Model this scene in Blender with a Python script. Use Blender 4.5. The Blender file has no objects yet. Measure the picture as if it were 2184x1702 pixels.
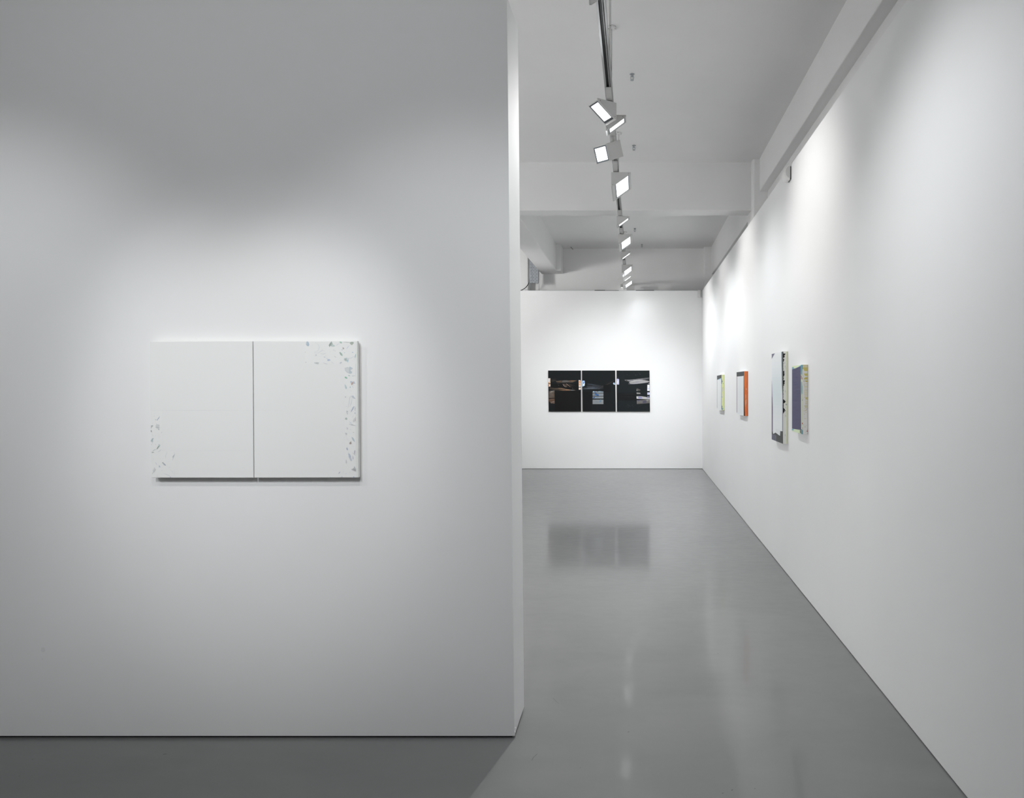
import bpy, bmesh, math, random
from mathutils import Vector, Matrix
random.seed(11)
SC = bpy.context.scene
COL = SC.collection
PI = math.pi
# ------------------------------------------------------------------ camera
F = 1500.0            # focal length in pixels of the 2184 px wide frame
VX, VY = 1355.0, 822.0
H = 1.55              # eye height
cam_d = bpy.data.cameras.new('camera')
cam_d.sensor_fit = 'HORIZONTAL'; cam_d.sensor_width = 36.0
cam_d.lens = 36.0 * F / 2184
cam_d.shift_x = (1092 - VX) / 2184
cam_d.shift_y = -(851 - VY) / 2184
cam_d.clip_start = 0.05
cam = bpy.data.objects.new('camera', cam_d)
cam.location = (0, 0, H); cam.rotation_euler = (PI/2, 0, 0)
COL.objects.link(cam); SC.camera = cam
# ------------------------------------------------------------------ world, exposure
w = bpy.data.worlds.new('world'); SC.world = w; w.use_nodes = True
w.node_tree.nodes['Background'].inputs[0].default_value = (1, 1, 1, 1)
w.node_tree.nodes['Background'].inputs[1].default_value = 0.05
SC.view_settings.view_transform = 'Standard'; SC.view_settings.look = 'None'
SC.view_settings.gamma = 1; SC.view_settings.exposure = 0.0
SC.view_settings.use_curve_mapping = False
SC.cycles.max_bounces = 10; SC.cycles.diffuse_bounces = 7
SC.cycles.sample_clamp_indirect = 6

def look(o, target):
    d = Vector(target) - Vector(o.location)
    o.rotation_euler = d.to_track_quat('-Z', 'Y').to_euler()
def spot(name, loc, target, watt, deg, blend, radius, color=(1, 1, 1)):
    l = bpy.data.lights.new(name, 'SPOT'); l.energy = watt; l.spot_size = math.radians(deg)
    l.spot_blend = blend; l.shadow_soft_size = radius; l.color = color
    o = bpy.data.objects.new(name, l); o.location = loc; COL.objects.link(o); look(o, target)
    return o
def area(name, loc, target, watt, sx, sy, color=(1, 1, 1), spread=150, up=None):
    l = bpy.data.lights.new(name, 'AREA'); l.energy = watt; l.shape = 'RECTANGLE'
    l.size = sx; l.size_y = sy; l.color = color; l.spread = math.radians(spread)
    o = bpy.data.objects.new(name, l); o.location = loc; COL.objects.link(o); look(o, target)
    return o
COOL = (.95, .98, 1.0); WARM = (1.0, .99, .972); NEUT = (1.0, 0.995, .985)
# lamp powers in watts
W = dict(n_right=40, n_left=38, n_mid=112, wash_mid=138, wash_left=155, wash_right=112, room=105,
         far_b=22, far_c=360, left_far=155, left_fill=930,
         A0=90, A1=92, A2=135, A3=130, A4=10, B0=58, B1=50, B2=32, B3=45, back=140, led=100)
# track spotlights aimed at the left wall, plus an added room fill
spot('n_right', (-0.85, 1.22, 3.45), (-1.62, 3.05, 1.36), W['n_right'], 36, .75, .012, WARM)
spot('n_left', (-2.75, 1.22, 3.45), (-1.66, 3.05, 1.36), W['n_left'], 36, .75, .012, NEUT)
spot('n_mid', (-1.75, -0.10, 3.45), (-1.68, 3.05, 1.38), W['n_mid'], 35, .95, .012, COOL)
spot('wash_mid', (-1.50, -0.90, 3.45), (-1.45, 3.05, 2.50), W['wash_mid'], 82, 1.0, .02, COOL)
spot('wash_left', (-3.60, -0.10, 3.45), (-2.90, 3.05, 1.48), W['wash_left'], 43, .8, .02, COOL)
spot('wash_right', (-0.45, 0.00, 3.45), (-0.72, 3.05, 1.52), W['wash_right'], 43, .8, .02, COOL)
spot('room', (-3.0, -1.2, 3.45), (-5.0, -1.2, 1.9), W['room'], 120, 1.0, .05, NEUT)  # added fill, aimed at the side wall to raise the bounce light
# far room lights: two bare extras under the track, left-aisle spotlight, added fill
spot('far_b', (-0.12, 11.22, 3.33), (-0.36, 13.06, 1.55), W['far_b'], 124, 1.0, .02, COOL)  # extra light without a lamp body, set just under a floodlight
spot('far_c', (-0.13, 9.35, 3.30), (-0.45, 13.06, 1.15), W['far_c'], 58, 1.0, .02, COOL)  # added bare light, brightens the lower far wall
spot('left_far', (-3.50, 10.60, 3.24), (-1.60, 13.50, 2.6), W['left_far'], 130, 1.0, .16, NEUT)
spot('left_fill', (-3.50, 6.20, 3.24), (-5.00, 6.20, 1.4), W['left_fill'], 130, 1.0, .02, NEUT)  # added unseen fill, lights the side wall so the ceiling gets bounce

# ------------------------------------------------------------------ materials
def new_mat(name):
    m = bpy.data.materials.new(name); m.use_nodes = True
    nt = m.node_tree; b = nt.nodes['Principled BSDF']
    return m, nt, b
def plain(name, col, rough=.5, metal=0.0, spec=None):
    m, nt, b = new_mat(name)
    b.inputs['Base Color'].default_value = (*col, 1); b.inputs['Roughness'].default_value = rough
    b.inputs['Metallic'].default_value = metal
    n = nt.nodes.new('ShaderNodeTexNoise'); n.inputs['Scale'].default_value = 120
    r = nt.nodes.new('ShaderNodeMapRange'); r.inputs[3].default_value = rough*.92; r.inputs[4].default_value = min(1, rough*1.08)
    nt.links.new(n.outputs[0], r.inputs[0]); nt.links.new(r.outputs[0], b.inputs['Roughness'])
    if spec is not None: b.inputs['Specular IOR Level'].default_value = spec
    return m
def paint(name, col, rough=.75, mottled=.015, bump=.05):
    m, nt, b = new_mat(name)
    tc = nt.nodes.new('ShaderNodeNewGeometry')
    n1 = nt.nodes.new('ShaderNodeTexNoise'); n1.inputs['Scale'].default_value = 1.1; n1.inputs['Detail'].default_value = 4
    n2 = nt.nodes.new('ShaderNodeTexNoise'); n2.inputs['Scale'].default_value = 160; n2.inputs['Detail'].default_value = 3
    nt.links.new(tc.outputs['Position'], n1.inputs['Vector']); nt.links.new(tc.outputs['Position'], n2.inputs['Vector'])
    r = nt.nodes.new('ShaderNodeMapRange'); r.inputs[1].default_value = .3; r.inputs[2].default_value = .7
    r.inputs[3].default_value = 1 - mottled; r.inputs[4].default_value = 1 + mottled
    nt.links.new(n1.outputs[0], r.inputs[0])
    mx = nt.nodes.new('ShaderNodeMix'); mx.data_type = 'RGBA'; mx.blend_type = 'MULTIPLY'; mx.inputs[0].default_value = 1
    mx.inputs[6].default_value = (*col, 1); nt.links.new(r.outputs[0], mx.inputs[7])
    nt.links.new(mx.outputs[2], b.inputs['Base Color'])
    b.inputs['Roughness'].default_value = rough; b.inputs['Specular IOR Level'].default_value = .3
    bp = nt.nodes.new('ShaderNodeBump'); bp.inputs['Strength'].default_value = bump; bp.inputs['Distance'].default_value = .002
    nt.links.new(n2.outputs[0], bp.inputs['Height']); nt.links.new(bp.outputs[0], b.inputs['Normal'])
    return m
M_wall = paint('white_wall_paint', (.83, .83, .83))
M_ceil = paint('white_ceiling_paint', (.80, .80, .795), mottled=.02)
M_steel = plain('galvanised_steel', (.42, .44, .46), .45, .6)
M_tray = plain('dull_tray_steel', (.30, .32, .34), .5, .2)
M_lampbody = plain('light_grey_lamp_metal', (.55, .55, .54), .5, .1)
M_track = plain('track_aluminium', (.45, .45, .45), .4, .5)
M_dark = plain('dark_slot', (.025, .025, .025), .6)
M_bezel = plain('dark_reflector', (.10, .11, .12), .3, .5)
M_rod = plain('steel_cable', (.22, .22, .22), .5, .3)
M_black = plain('black_rubber', (.02, .02, .02), .5)
M_plastic = plain('white_plastic', (.72, .72, .71), .35)
M_gap_shade = plain('dark_gap_shade', (.03, .03, .035), .9)  # near-black colour puts the shade of the wall gaps into the material
M_wood = plain('stretcher_wood', (.55, .47, .36), .7)
M_chrome = plain('chrome', (.7, .7, .7), .15, 1.0)
def emit(name, col, s):
    m, nt, b = new_mat(name)
    b.inputs['Base Color'].default_value = (.8, .8, .8, 1)
    b.inputs['Emission Color'].default_value = (*col, 1); b.inputs['Emission Strength'].default_value = s
    return m
M_led = emit('led_lens', (.93, .98, 1), 3.0)
M_hal = emit('lamp_lens', (1, .995, .98), 3.0)
# floor: satin grey epoxy
m, nt, b = new_mat('grey_epoxy_floor'); M_floor = m
g = nt.nodes.new('ShaderNodeNewGeometry')
mp = nt.nodes.new('ShaderNodeMapping'); mp.inputs['Scale'].default_value = (1, 1.9, 1)
nt.links.new(g.outputs['Position'], mp.inputs[0])
n1 = nt.nodes.new('ShaderNodeTexNoise'); n1.inputs['Scale'].default_value = 1.3; n1.inputs['Detail'].default_value = 6; n1.inputs['Distortion'].default_value = .6
n2 = nt.nodes.new('ShaderNodeTexNoise'); n2.inputs['Scale'].default_value = 9; n2.inputs['Detail'].default_value = 5
nt.links.new(mp.outputs[0], n1.inputs['Vector']); nt.links.new(mp.outputs[0], n2.inputs['Vector'])
cr = nt.nodes.new('ShaderNodeValToRGB')
cr.color_ramp.elements[0].position = .3; cr.color_ramp.elements[0].color = (.182, .184, .185, 1)
cr.color_ramp.elements[1].position = .7; cr.color_ramp.elements[1].color = (.206, .207, .206, 1)
nt.links.new(n1.outputs[0], cr.inputs[0]); nt.links.new(cr.outputs[0], b.inputs['Base Color'])
r = nt.nodes.new('ShaderNodeMapRange'); r.inputs[1].default_value = .3; r.inputs[2].default_value = .7
r.inputs[3].default_value = .30; r.inputs[4].default_value = .36
nt.links.new(n2.outputs[0], r.inputs[0]); nt.links.new(r.outputs[0], b.inputs['Roughness'])
b.inputs['Coat Weight'].default_value = .42; b.inputs['Coat Roughness'].default_value = .09; b.inputs['IOR'].default_value = 1.40; b.inputs['Specular IOR Level'].default_value = .5
n3 = nt.nodes.new('ShaderNodeTexNoise'); n3.inputs['Scale'].default_value = 3.5; n3.inputs['Detail'].default_value = 2
nt.links.new(g.outputs['Position'], n3.inputs['Vector'])
bp = nt.nodes.new('ShaderNodeBump'); bp.inputs['Strength'].default_value = .01; bp.inputs['Distance'].default_value = .003
nt.links.new(n3.outputs[0], bp.inputs['Height']); nt.links.new(bp.outputs[0], b.inputs['Normal'])
M_scratch = plain('floor_scratch', (.10, .10, .10), .5)
# painted surfaces of the artworks: pigment per brush mark
def pigment(name, rough=.55, weave=.15):
    m, nt, b = new_mat(name)
    a = nt.nodes.new('ShaderNodeAttribute'); a.attribute_name = 'pigment'
    nt.links.new(a.outputs['Color'], b.inputs['Base Color']); b.inputs['Roughness'].default_value = rough
    b.inputs['Specular IOR Level'].default_value = .35
    g = nt.nodes.new('ShaderNodeNewGeometry'); n = nt.nodes.new('ShaderNodeTexNoise')
    n.inputs['Scale'].default_value = 500; nt.links.new(g.outputs['Position'], n.inputs['Vector'])
    bp = nt.nodes.new('ShaderNodeBump'); bp.inputs['Strength'].default_value = weave; bp.inputs['Distance'].default_value = .0006
    nt.links.new(n.outputs[0], bp.inputs['Height']); nt.links.new(bp.outputs[0], b.inputs['Normal'])
    return m
M_pig = pigment('artist_paint')
M_pigm = pigment('matt_artist_paint', .8)
M_pigm.node_tree.nodes['Principled BSDF'].inputs['Specular IOR Level'].default_value = .2

# ------------------------------------------------------------------ helpers
def P(px, py, Y):
    """world point standing at depth Y, read off the picture"""
    return Vector(((px - VX) * Y / F, Y, H - (py - VY) * Y / F))
def PX(px, py, X):
    """world point on the plane X = const"""
    Y = F * X / (px - VX)
    return Vector((X, Y, H - (py - VY) * Y / F))
def bx(bm, x0, x1, y0, y1, z0, z1, mi=0):
    v = [bm.verts.new((x, y, z)) for x in (x0, x1) for y in (y0, y1) for z in (z0, z1)]
    for q in ((0, 1, 3, 2), (4, 6, 7, 5), (0, 4, 5, 1), (2, 3, 7, 6), (0, 2, 6, 4), (1, 5, 7, 3)):
        f = bm.faces.new([v[i] for i in q]); f.material_index = mi
    return v
def prism(bm, poly, axis_vec, mi=0):
    """poly: list of Vectors; extruded by axis_vec"""
    a = [bm.verts.new(p) for p in poly]; c = [bm.verts.new(Vector(p) + Vector(axis_vec)) for p in poly]
    n = len(poly)
    fs = [bm.faces.new(a), bm.faces.new(list(reversed(c)))]
    for i in range(n):
        fs.append(bm.faces.new((a[(i+1) % n], a[i], c[i], c[(i+1) % n])))
    for f in fs: f.material_index = mi
    return fs
def tube(bm, pts, r, seg=10, mi=0):
    rings = []
    for i, p in enumerate(pts):
        p = Vector(p)
        d = (Vector(pts[min(i+1, len(pts)-1)]) - Vector(pts[max(i-1, 0)])).normalized()
        u = d.cross(Vector((1, 0, 0)) if abs(d.x) < .8 else Vector((0, 1, 0))).normalized(); v = d.cross(u)
        rr = r[i] if isinstance(r, (list, tuple)) else r
        rings.append([bm.verts.new(p + (u*math.cos(2*PI*k/seg) + v*math.sin(2*PI*k/seg))*rr) for k in range(seg)])
    for a, c in zip(rings, rings[1:]):
        for k in range(seg):
            f = bm.faces.new((a[k], a[(k+1) % seg], c[(k+1) % seg], c[k])); f.material_index = mi; f.smooth = True
    bm.faces.new(list(reversed(rings[0]))).material_index = mi; bm.faces.new(rings[-1]).material_index = mi
def build(name, bm, mats, parent=None, bevel=0, loc=None):
    bmesh.ops.recalc_face_normals(bm, faces=bm.faces)
    me = bpy.data.meshes.new(name); bm.to_mesh(me); bm.free()
    for mm in (mats if isinstance(mats, (list, tuple)) else [mats]): me.materials.append(mm)
    o = bpy.data.objects.new(name, me); COL.objects.link(o)
    if parent: 
        o.parent = parent
        o.matrix_parent_inverse = parent.matrix_world.inverted()
    if bevel:
        md = o.modifiers.new('bevel', 'BEVEL'); md.width = bevel; md.segments = 3; md.limit_method = 'ANGLE'
    return o
def empty(name, loc, label=None, cat=None, group=None, rz=0):
    o = bpy.data.objects.new(name, None); o.empty_display_size = .05
    COL.objects.link(o); o.location = loc; o.rotation_euler = (0, 0, rz)
    o.matrix_world = Matrix.Translation(Vector(loc)) @ Matrix.Rotation(rz, 4, 'Z')
    if label: o['label'] = label
    if cat: o['category'] = cat
    if group: o['group'] = group
    return o
def tag(o, label, cat, group=None):
    o['label'] = label; o['category'] = cat
    if group: o['group'] = group
    return o
def struct(name, bm, m, label, cat, bevel=0):
    o = build(name, bm, m, None, bevel); o['kind'] = 'structure'; o['label'] = label; o['category'] = cat
    return o

# ------------------------------------------------------------------ room shell
CZ = H + 2.64          # ceiling
bm = bmesh.new(); bx(bm, -5.1, 1.7, -3.1, 13.7, -.08, 0)
def decal(pts, z=.0002, wd=.0015):
    for a, c in zip(pts, pts[1:]):
        A = P(a[0], a[1], H*F/(a[1]-VY)); C = P(c[0], c[1], H*F/(c[1]-VY))
        d = (C-A).normalized(); n = Vector((-d.y, d.x, 0))*wd
        f = bm.faces.new([bm.verts.new(Vector((q.x, q.y, z))) for q in (A-n, A+n, C+n, C-n)]); f.material_index = 1
decal([(1134, 1622), (1138, 1615), (1146, 1608)]); decal([(1180, 1489), (1186, 1496), (1192, 1501)], wd=.001)
decal([(40, 1656), (42, 1655)], wd=.003); decal([(69, 1620), (70, 1619)], wd=.003)
decal([(1237, 1637.5), (1238, 1637.5)], wd=.003); decal([(1609, 1682), (1611, 1682)], wd=.003)
decal([(1540, 1692), (1543, 1691.5)], wd=.0025); decal([(1560, 1686), (1563, 1684)], wd=.0025)
decal([(348, 1609), (355, 1608)], wd=.003); decal([(1530, 1394), (1532, 1394)], wd=.003); decal([(1339, 1562), (1342, 1560)], wd=.0025)
struct('floor', bm, [M_floor, M_scratch], 'smooth satin mid grey epoxy floor', 'floor')
bm = bmesh.new(); bx(bm, -5.1, 1.7, -3.1, 13.7, CZ, CZ+.15)
struct('ceiling', bm, M_ceil, 'white painted concrete ceiling high above the track', 'ceiling')
# free-standing left wall (its end is a little out of plumb)
YP, YP2, ZP = 3.088, 3.370, H + 1.712
e0, e1 = P(1097.3, 1574.5, YP), P(1081, -9, YP)
g0, g1 = P(1118, 1512, YP2), P(1104.8, 60, YP2)
bm = bmesh.new()
def hexa(bm, a, b, c, d, a2, b2, c2, d2, mi=0):
    v = [bm.verts.new(p) for p in (a, b, c, d, a2, b2, c2, d2)]
    for q in ((0, 1, 2, 3), (7, 6, 5, 4), (0, 4, 5, 1), (1, 5, 6, 2), (2, 6, 7, 3), (3, 7, 4, 0)):
        bm.faces.new([v[i] for i in q]).material_index = mi
z0 = .010
hexa(bm, Vector((-5, YP, z0)), Vector((e0.x, YP, z0)), Vector((e1.x, YP, ZP)), Vector((-5, YP, ZP)),
     Vector((-5, YP2, z0)), Vector((g0.x, YP2, z0)), Vector((g1.x, YP2, ZP)), Vector((-5, YP2, ZP)))
bx(bm, -5, e0.x-.012, YP+.012, YP2-.012, 0, .0099, 1)  # recessed foot coloured near-black as the shadow gap
for (sx, sy, rr) in ((92, 1386, 4.5), (90, 1406, 1.2)):
    bm.faces.new([bm.verts.new(P(sx+rr*math.cos(2*PI*k/16)+random.uniform(-.6, .6), sy+rr*1.15*math.sin(2*PI*k/16), YP-.0003)) for k in range(16)]).material_index = 2
# plaster chip at the foot of the corner
for (cx, cy, cz, s) in ((e0.x-.004, YP+.01, .022, .008), (e0.x-.002, YP+.02, .035, .006), (e0.x-.003, YP+.006, .012, .005)):
    bmesh.ops.create_icosphere(bm, subdivisions=2, radius=s, matrix=Matrix.Translation((cx, cy, cz)))
struct('wall_left', bm, [M_wall, M_gap_shade, paint('wall_smudge', (.77, .77, .77))], 'thick white gallery wall ending in a narrow bright edge on the left', 'wall', .002)
# right lining wall, lower than the ceiling
XR, ZR = 1.245, H + 1.766
bm = bmesh.new(); bx(bm, XR, XR+.05, -3, 13.14, .004, ZR); bx(bm, XR+.008, XR+.05, -3, 13.14, 0, .0039, 1)
struct('wall_right', bm, [M_wall, M_gap_shade], 'long white lining wall on the right, lower than the ceiling', 'wall', .002)
bm = bmesh.new(); bx(bm, 1.543, 1.70, -3, 13.7, 0, CZ)
struct('wall_right_outer', bm, M_ceil, 'structural side wall seen above the right lining wall', 'wall')
YB, ZB = 13.06, H + 1.759
bm = bmesh.new(); bx(bm, -5, XR, YB, YB+.08, .005, ZB); bx(bm, -5, XR, YB+.01, YB+.08, 0, .0049, 1)
struct('wall_far', bm, [M_wall, M_gap_shade], 'white end wall behind the three black paintings', 'wall', .002)
bm = bmesh.new(); bx(bm, -5.1, 1.543, 13.56, 13.7, 0, CZ)
struct('wall_far_outer', bm, M_ceil, 'grey structural end wall visible above the white end wall', 'wall')
bm = bmesh.new(); bx(bm, -5.1, -5.0, YP2+.1, 13.56, 0, CZ)
struct('wall_side', bm, M_wall, 'white side wall of the far room hidden behind the left wall', 'wall')
bm = bmesh.new(); bx(bm, -5.1, -5.0, -3, YP2+.1, 0, CZ)
struct('wall_room_side', bm, M_wall, 'white side wall of the near room', 'wall')
bm = bmesh.new(); bx(bm, -5.1, 1.6, -3.1, -3.0, 0, CZ)
struct('wall_behind', bm, M_wall, 'white wall of the near room behind the viewer', 'wall')
# beams and pillars
def sbox(name, a, label, bev=.008, cat='beam', m=None):
    bm = bmesh.new(); bx(bm, *a); return struct(name, bm, m or M_ceil, label, cat, bev)
sbox('trim_1', (-5, 1.58, 8.32, 8.58, H+2.070, CZ+.05), 'white concrete cross beam spanning the room under the ceiling')
sbox('trim_2', (1.372, 1.58, 8.20, 8.61, 0, CZ+.05), 'white pillar at the right end of the cross beam', .022, 'pillar')
sbox('trim_3', (1.449, 1.58, -3, 8.20, H+2.263, CZ+.05), 'long beam along the right wall in front of the cross beam')
sbox('trim_4', (1.449, 1.58, 8.61, 13.40, H+2.11, CZ+.05), 'long beam along the right wall beyond the cross beam')
sbox('trim_5', (1.313, 1.58, 13.40, 13.60, 0, CZ+.05), 'pillar in the far right corner above the end wall', .02, 'pillar')
sbox('trim_6', (-1.811, -1.482, 8.58, 13.60, H+2.148, CZ+.05), 'deep beam at far left running to the end wall', .012)
sbox('trim_7', (-1.52, -1.395, 13.16, 13.60, H+2.150, CZ+.05), 'narrow stub pillar beside the far left beam', .012, 'pillar')
sbox('trim_8', (-2.4, -2.03, 13.34, 13.60, 0, CZ+.05), 'pillar in the far left corner behind the end wall', .02, 'pillar')
bm = bmesh.new(); bx(bm, -5, XR, YB-.001, YB+.02, ZB, ZB+.004); 
for (a, c, hh) in ((1268, 1290, .012), (1290, 1320, .007), (1356, 1395, .010)):
    bx(bm, (a-VX)*YB/F, (c-VX)*YB/F, YB-.002, YB+.02, ZB, ZB+hh, 1)  # dark pieces drawn in as the shadow gap at the wall top
struct('trim_9', bm, [M_steel, M_gap_shade], 'thin strip modelled as a shadow line along the top of the end wall', 'trim')

# ------------------------------------------------------------------ artworks
def lin(c):
    if isinstance(c, str): c = tuple(int(c[i:i+2], 16) for i in (0, 2, 4))
    return tuple((x/255/12.92 if x/255 <= .04045 else ((x/255+.055)/1.055)**2.4) for x in c)
class Paint:
    """collects brush marks on a plane; fn maps picture coordinates of that plane to the world"""
    def __init__(s, fn, normal, crop=None, fade=0):
        s.fade = fade
        s.bm = bmesh.new(); s.lay = s.bm.faces.layers.float_color if False else None
        s.cols = []; s.fn = fn; s.n = Vector(normal); s.k = 0; s.crop = crop
    def pt(s, x, y, off):
        if s.crop: ox, oy, sc = s.crop; x, y = ox + x/sc, oy + y/sc
        return s.fn(x, y) + s.n*off
    def poly(s, pts, col):
        off = .0002 + .00001*s.k; s.k += 1
        vs = [s.bm.verts.new(s.pt(x, y, off)) for x, y in pts]
        try: s.bm.faces.new(vs); s.cols.append(tuple(q*(1-s.fade) + .83*s.fade for q in lin(col)))
        except ValueError: pass
    def rect(s, x0, y0, x1, y1, col): s.poly([(x0, y0), (x1, y0), (x1, y1), (x0, y1)], col)
    def blob(s, cx, cy, rx, ry, rot, col, jag=.25, n=14):
        a = math.radians(rot); pts = []
        for k in range(n):
            t = 2*PI*k/n; q = 1 + random.uniform(-jag, jag)
            x, y = rx*q*math.cos(t), ry*q*math.sin(t)
            pts.append((cx + x*math.cos(a) - y*math.sin(a), cy + x*math.sin(a) + y*math.cos(a)))
        s.poly(pts, col)
    def stroke(s, pts, wd, col):
        L, R = [], []
        for i, (x, y) in enumerate(pts):
            x0, y0 = pts[max(i-1, 0)]; x1, y1 = pts[min(i+1, len(pts)-1)]
            d = math.hypot(x1-x0, y1-y0) or 1; nx, ny = -(y1-y0)/d, (x1-x0)/d
            ww = wd*(.35 if i in (0, len(pts)-1) else 1)*random.uniform(.8, 1.1)/2
            L.append((x+nx*ww, y+ny*ww)); R.append((x-nx*ww, y-ny*ww))
        for i in range(len(pts)-1): s.poly([L[i], L[i+1], R[i+1], R[i]], col)
    def streaks(s, top, bot, n, cols, wd=None, jitter=.5):
        """brushed band between two polylines of equal point count"""
        for k in range(n):
            t = (k + random.uniform(-jitter, jitter))/n; t = min(max(t, 0), 1)
            i0 = 0 if random.random() < .45 else random.randint(0, len(top)-2)
            i1 = random.randint(i0+1, len(top)-1)
            pts = [(top[i][0]*(1-t)+bot[i][0]*t, top[i][1]*(1-t)+bot[i][1]*t) for i in range(i0, i1+1)]
            thick = abs(top[(i0+i1)//2][1]-bot[(i0+i1)//2][1])/n
            s.stroke(pts, (wd or thick*1.6), random.choice(cols))
    def finish(s, name, parent, mat=None, label=None):
        bm = s.bm; me = bpy.data.meshes.new(name)
        cols = s.cols; bm.to_mesh(me)
        at = me.color_attributes.new('pigment', 'FLOAT_COLOR', 'CORNER')
        for p in me.polygons:
            c = cols[p.index]
            for li in p.loop_indices: at.data[li].color = (*c, 1)
        bm.free(); me.materials.append(mat or M_pig)
        o = bpy.data.objects.new(name, me); COL.objects.link(o)
        o.parent = parent; o.matrix_parent_inverse = parent.matrix_world.inverted()
        if label: o['label'] = label
        return o
M_canvas_w = paint('white_primed_canvas', (.83, .83, .825), .7, .004, .02)

# white diptych on the left wall
YF = YP - .034
def front_l(x, y): return P(x, y, YF)
def flat_canvas(corners, Yfront, depth, wallY, m, parent, name='canvas'):
    c = [P(x, y, Yfront) for x, y in corners]; d = Vector((0, depth, 0))
    bm = bmesh.new(); hexa(bm, *c, *[q+d for q in c])
    o = build(name, bm, m, parent, .0015)
    bm = bmesh.new(); ins = .012
    xs = [q.x for q in c]; zs = [q.z for q in c]
    bx(bm, min(xs)+ins+.004, max(xs)-ins-.004, Yfront+depth, wallY, min(zs)+ins, max(zs)-ins)
    build('stretcher', bm, M_wood, parent)
    return o
GREYS = ['c4c8cb', 'b6bcc0', 'a9adb0', 'ccd0d2', 'bcb9b6']
BLUES = ['a9bccb', '93a9bd', 'bccbd6', '8fa0b5', '9fb3c6']
GREEN = ['a9c0b5', '8fa99b', '6fa98f', 'b8cbc3', '7f8f86']
tpts = [(319.6, 728), (538.4, 727.6), (540.6, 1019), (323, 1019)]
t = empty('painting', ((-1.9), YP, P(320, 1019, YF).z), 'left white canvas of the pale diptych, grey marks in its lower left corner', 'painting', None)
flat_canvas(tpts, YF, .022, YP, M_canvas_w, t)
p = Paint(front_l, (0, -1, 0), (300, 700, 4.368), .15)
p.rect(96, 770, 198, 1143, 'ececeb'); p.rect(100, 1146, 322, 1388, 'ececeb')
p.stroke([(92, 767), (500, 766), (1040, 766)], 1.6, 'd2d3d4'); p.stroke([(205, 1143), (640, 1141), (1046, 1140)], 1.2, 'd8d9da')
p.stroke([(330, 338), (700, 337), (1040, 336)], 1.6, 'ececeb'); p.stroke([(500, 1334), (1048, 1334)], 1.2, 'dadbdb')
p.crop = (300, 860, 8.96)
p.stroke([(365, 252), (340, 292), (312, 322)], 16, '9fb0be'); p.blob(316, 322, 12, 6, 20, '8ea4b2')
p.blob(285, 316, 9, 9, 0, 'aeb2b3', .5); p.stroke([(280, 340), (292, 368)], 8, 'd8bdb8')
p.blob(330, 440, 48, 30, 60, 'd0d1d1', .4); p.blob(318, 468, 42, 14, 12, 'bfc1c2', .3); p.blob(345, 500, 16, 10, 40, 'babdbf', .4)
p.poly([(196, 424), (242, 420), (236, 440), (212, 464), (198, 490)], 'b7b9b8'); p.blob(204, 533, 9, 22, -5, '8b8f98', .25)
p.blob(398, 560, 14, 5, -60, 'c4c6c8', .4); p.stroke([(340, 620), (352, 650), (375, 632)], 4, 'cfd1d2'); p.stroke([(352, 650), (356, 690)], 4, 'd2d3d4')
p.blob(222, 697, 14, 34, 35, 'a3b5b8', .3); p.blob(218, 722, 20, 14, 0, 'b3c3c6', .4); p.blob(226, 756, 12, 5, 0, 'c2c6c8')
p.blob(207, 792, 8, 3, 0, 'a0a4a8'); p.blob(351, 785, 8, 5, 20, 'a9a9c4')
p.blob(352, 822, 14, 40, 38, 'b4c7c6', .25); p.blob(334, 842, 12, 36, 30, '98a7a0', .3); p.blob(320, 862, 9, 26, 25, '88908a', .3)
p.stroke([(300, 878), (262, 892), (226, 920)], 9, 'aab2b2'); p.blob(234, 940, 24, 9, 0, 'a9aeab', .3)
p.stroke([(395, 882), (372, 908), (330, 935)], 6, 'b9bec1'); p.stroke([(508, 925), (495, 965), (478, 1010), (482, 1055)], 6, 'cbcccd')
p.stroke([(645, 935), (650, 990), (622, 1030), (612, 1095)], 8, 'c6c8c9'); p.blob(625, 1015, 10, 26, 25, 'bfc2c4', .4)
p.stroke([(240, 1050), (252, 1090)], 7, 'cdcecf'); p.stroke([(282, 1125), (300, 1155), (312, 1178)], 6, 'b6b6cb')
p.blob(427, 1140, 18, 10, 20, '9a9b99', .2); p.blob(450, 1162, 32, 13, 45, 'b0b5be', .2); p.blob(470, 1180, 14, 9, 30, 'a3a9b9', .3)
p.blob(362, 1208, 12, 20, -35, 'b5c0c8', .35); p.stroke([(530, 1230), (572, 1224)], 7, 'c9cbcc'); p.blob(406, 1284, 5, 4, 0, 'b4b8bb')
p.stroke([(560, 1272), (605, 1300), (625, 1350)], 4, 'cacccd'); p.stroke([(640, 1280), (650, 1330), (640, 1400)], 4, 'd0d1d2')
p.stroke([(440, 1340), (500, 1362), (560, 1390), (574, 1410)], 6, 'c4c8ce'); p.blob(572, 1414, 7, 9, 0, '9da4c2')
p.stroke([(325, 1360), (318, 1415)], 5, 'c9cbcc'); p.blob(260, 1280, 46, 22, 120, 'd3d4d4', .4); p.blob(228, 1344, 5, 4, 0, 'b4b8bb')
for k in range(26):
    x, y = random.uniform(205, 400), random.uniform(170, 920)
    p.blob(x, y, random.uniform(3, 7), random.uniform(2, 4), random.uniform(0, 180), random.choice(['d3d5d6', 'cdd1d3', 'd8d9d9']), .4)
p.finish('painted_marks', t, label='grey and pale blue brush marks')
tpts = [(540.2, 727.6), (761.6, 727.3), (764.0, 1018.6), (542.4, 1019)]
t = empty('painting', (-1.4, YP, P(320, 1019, YF).z), 'right white canvas of the pale diptych, flecked top corner and right border', 'painting')
flat_canvas(tpts, YF, .022, YP, M_canvas_w, t)
p = Paint(front_l, (0, -1, 0), (300, 700, 4.368), .15)
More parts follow.
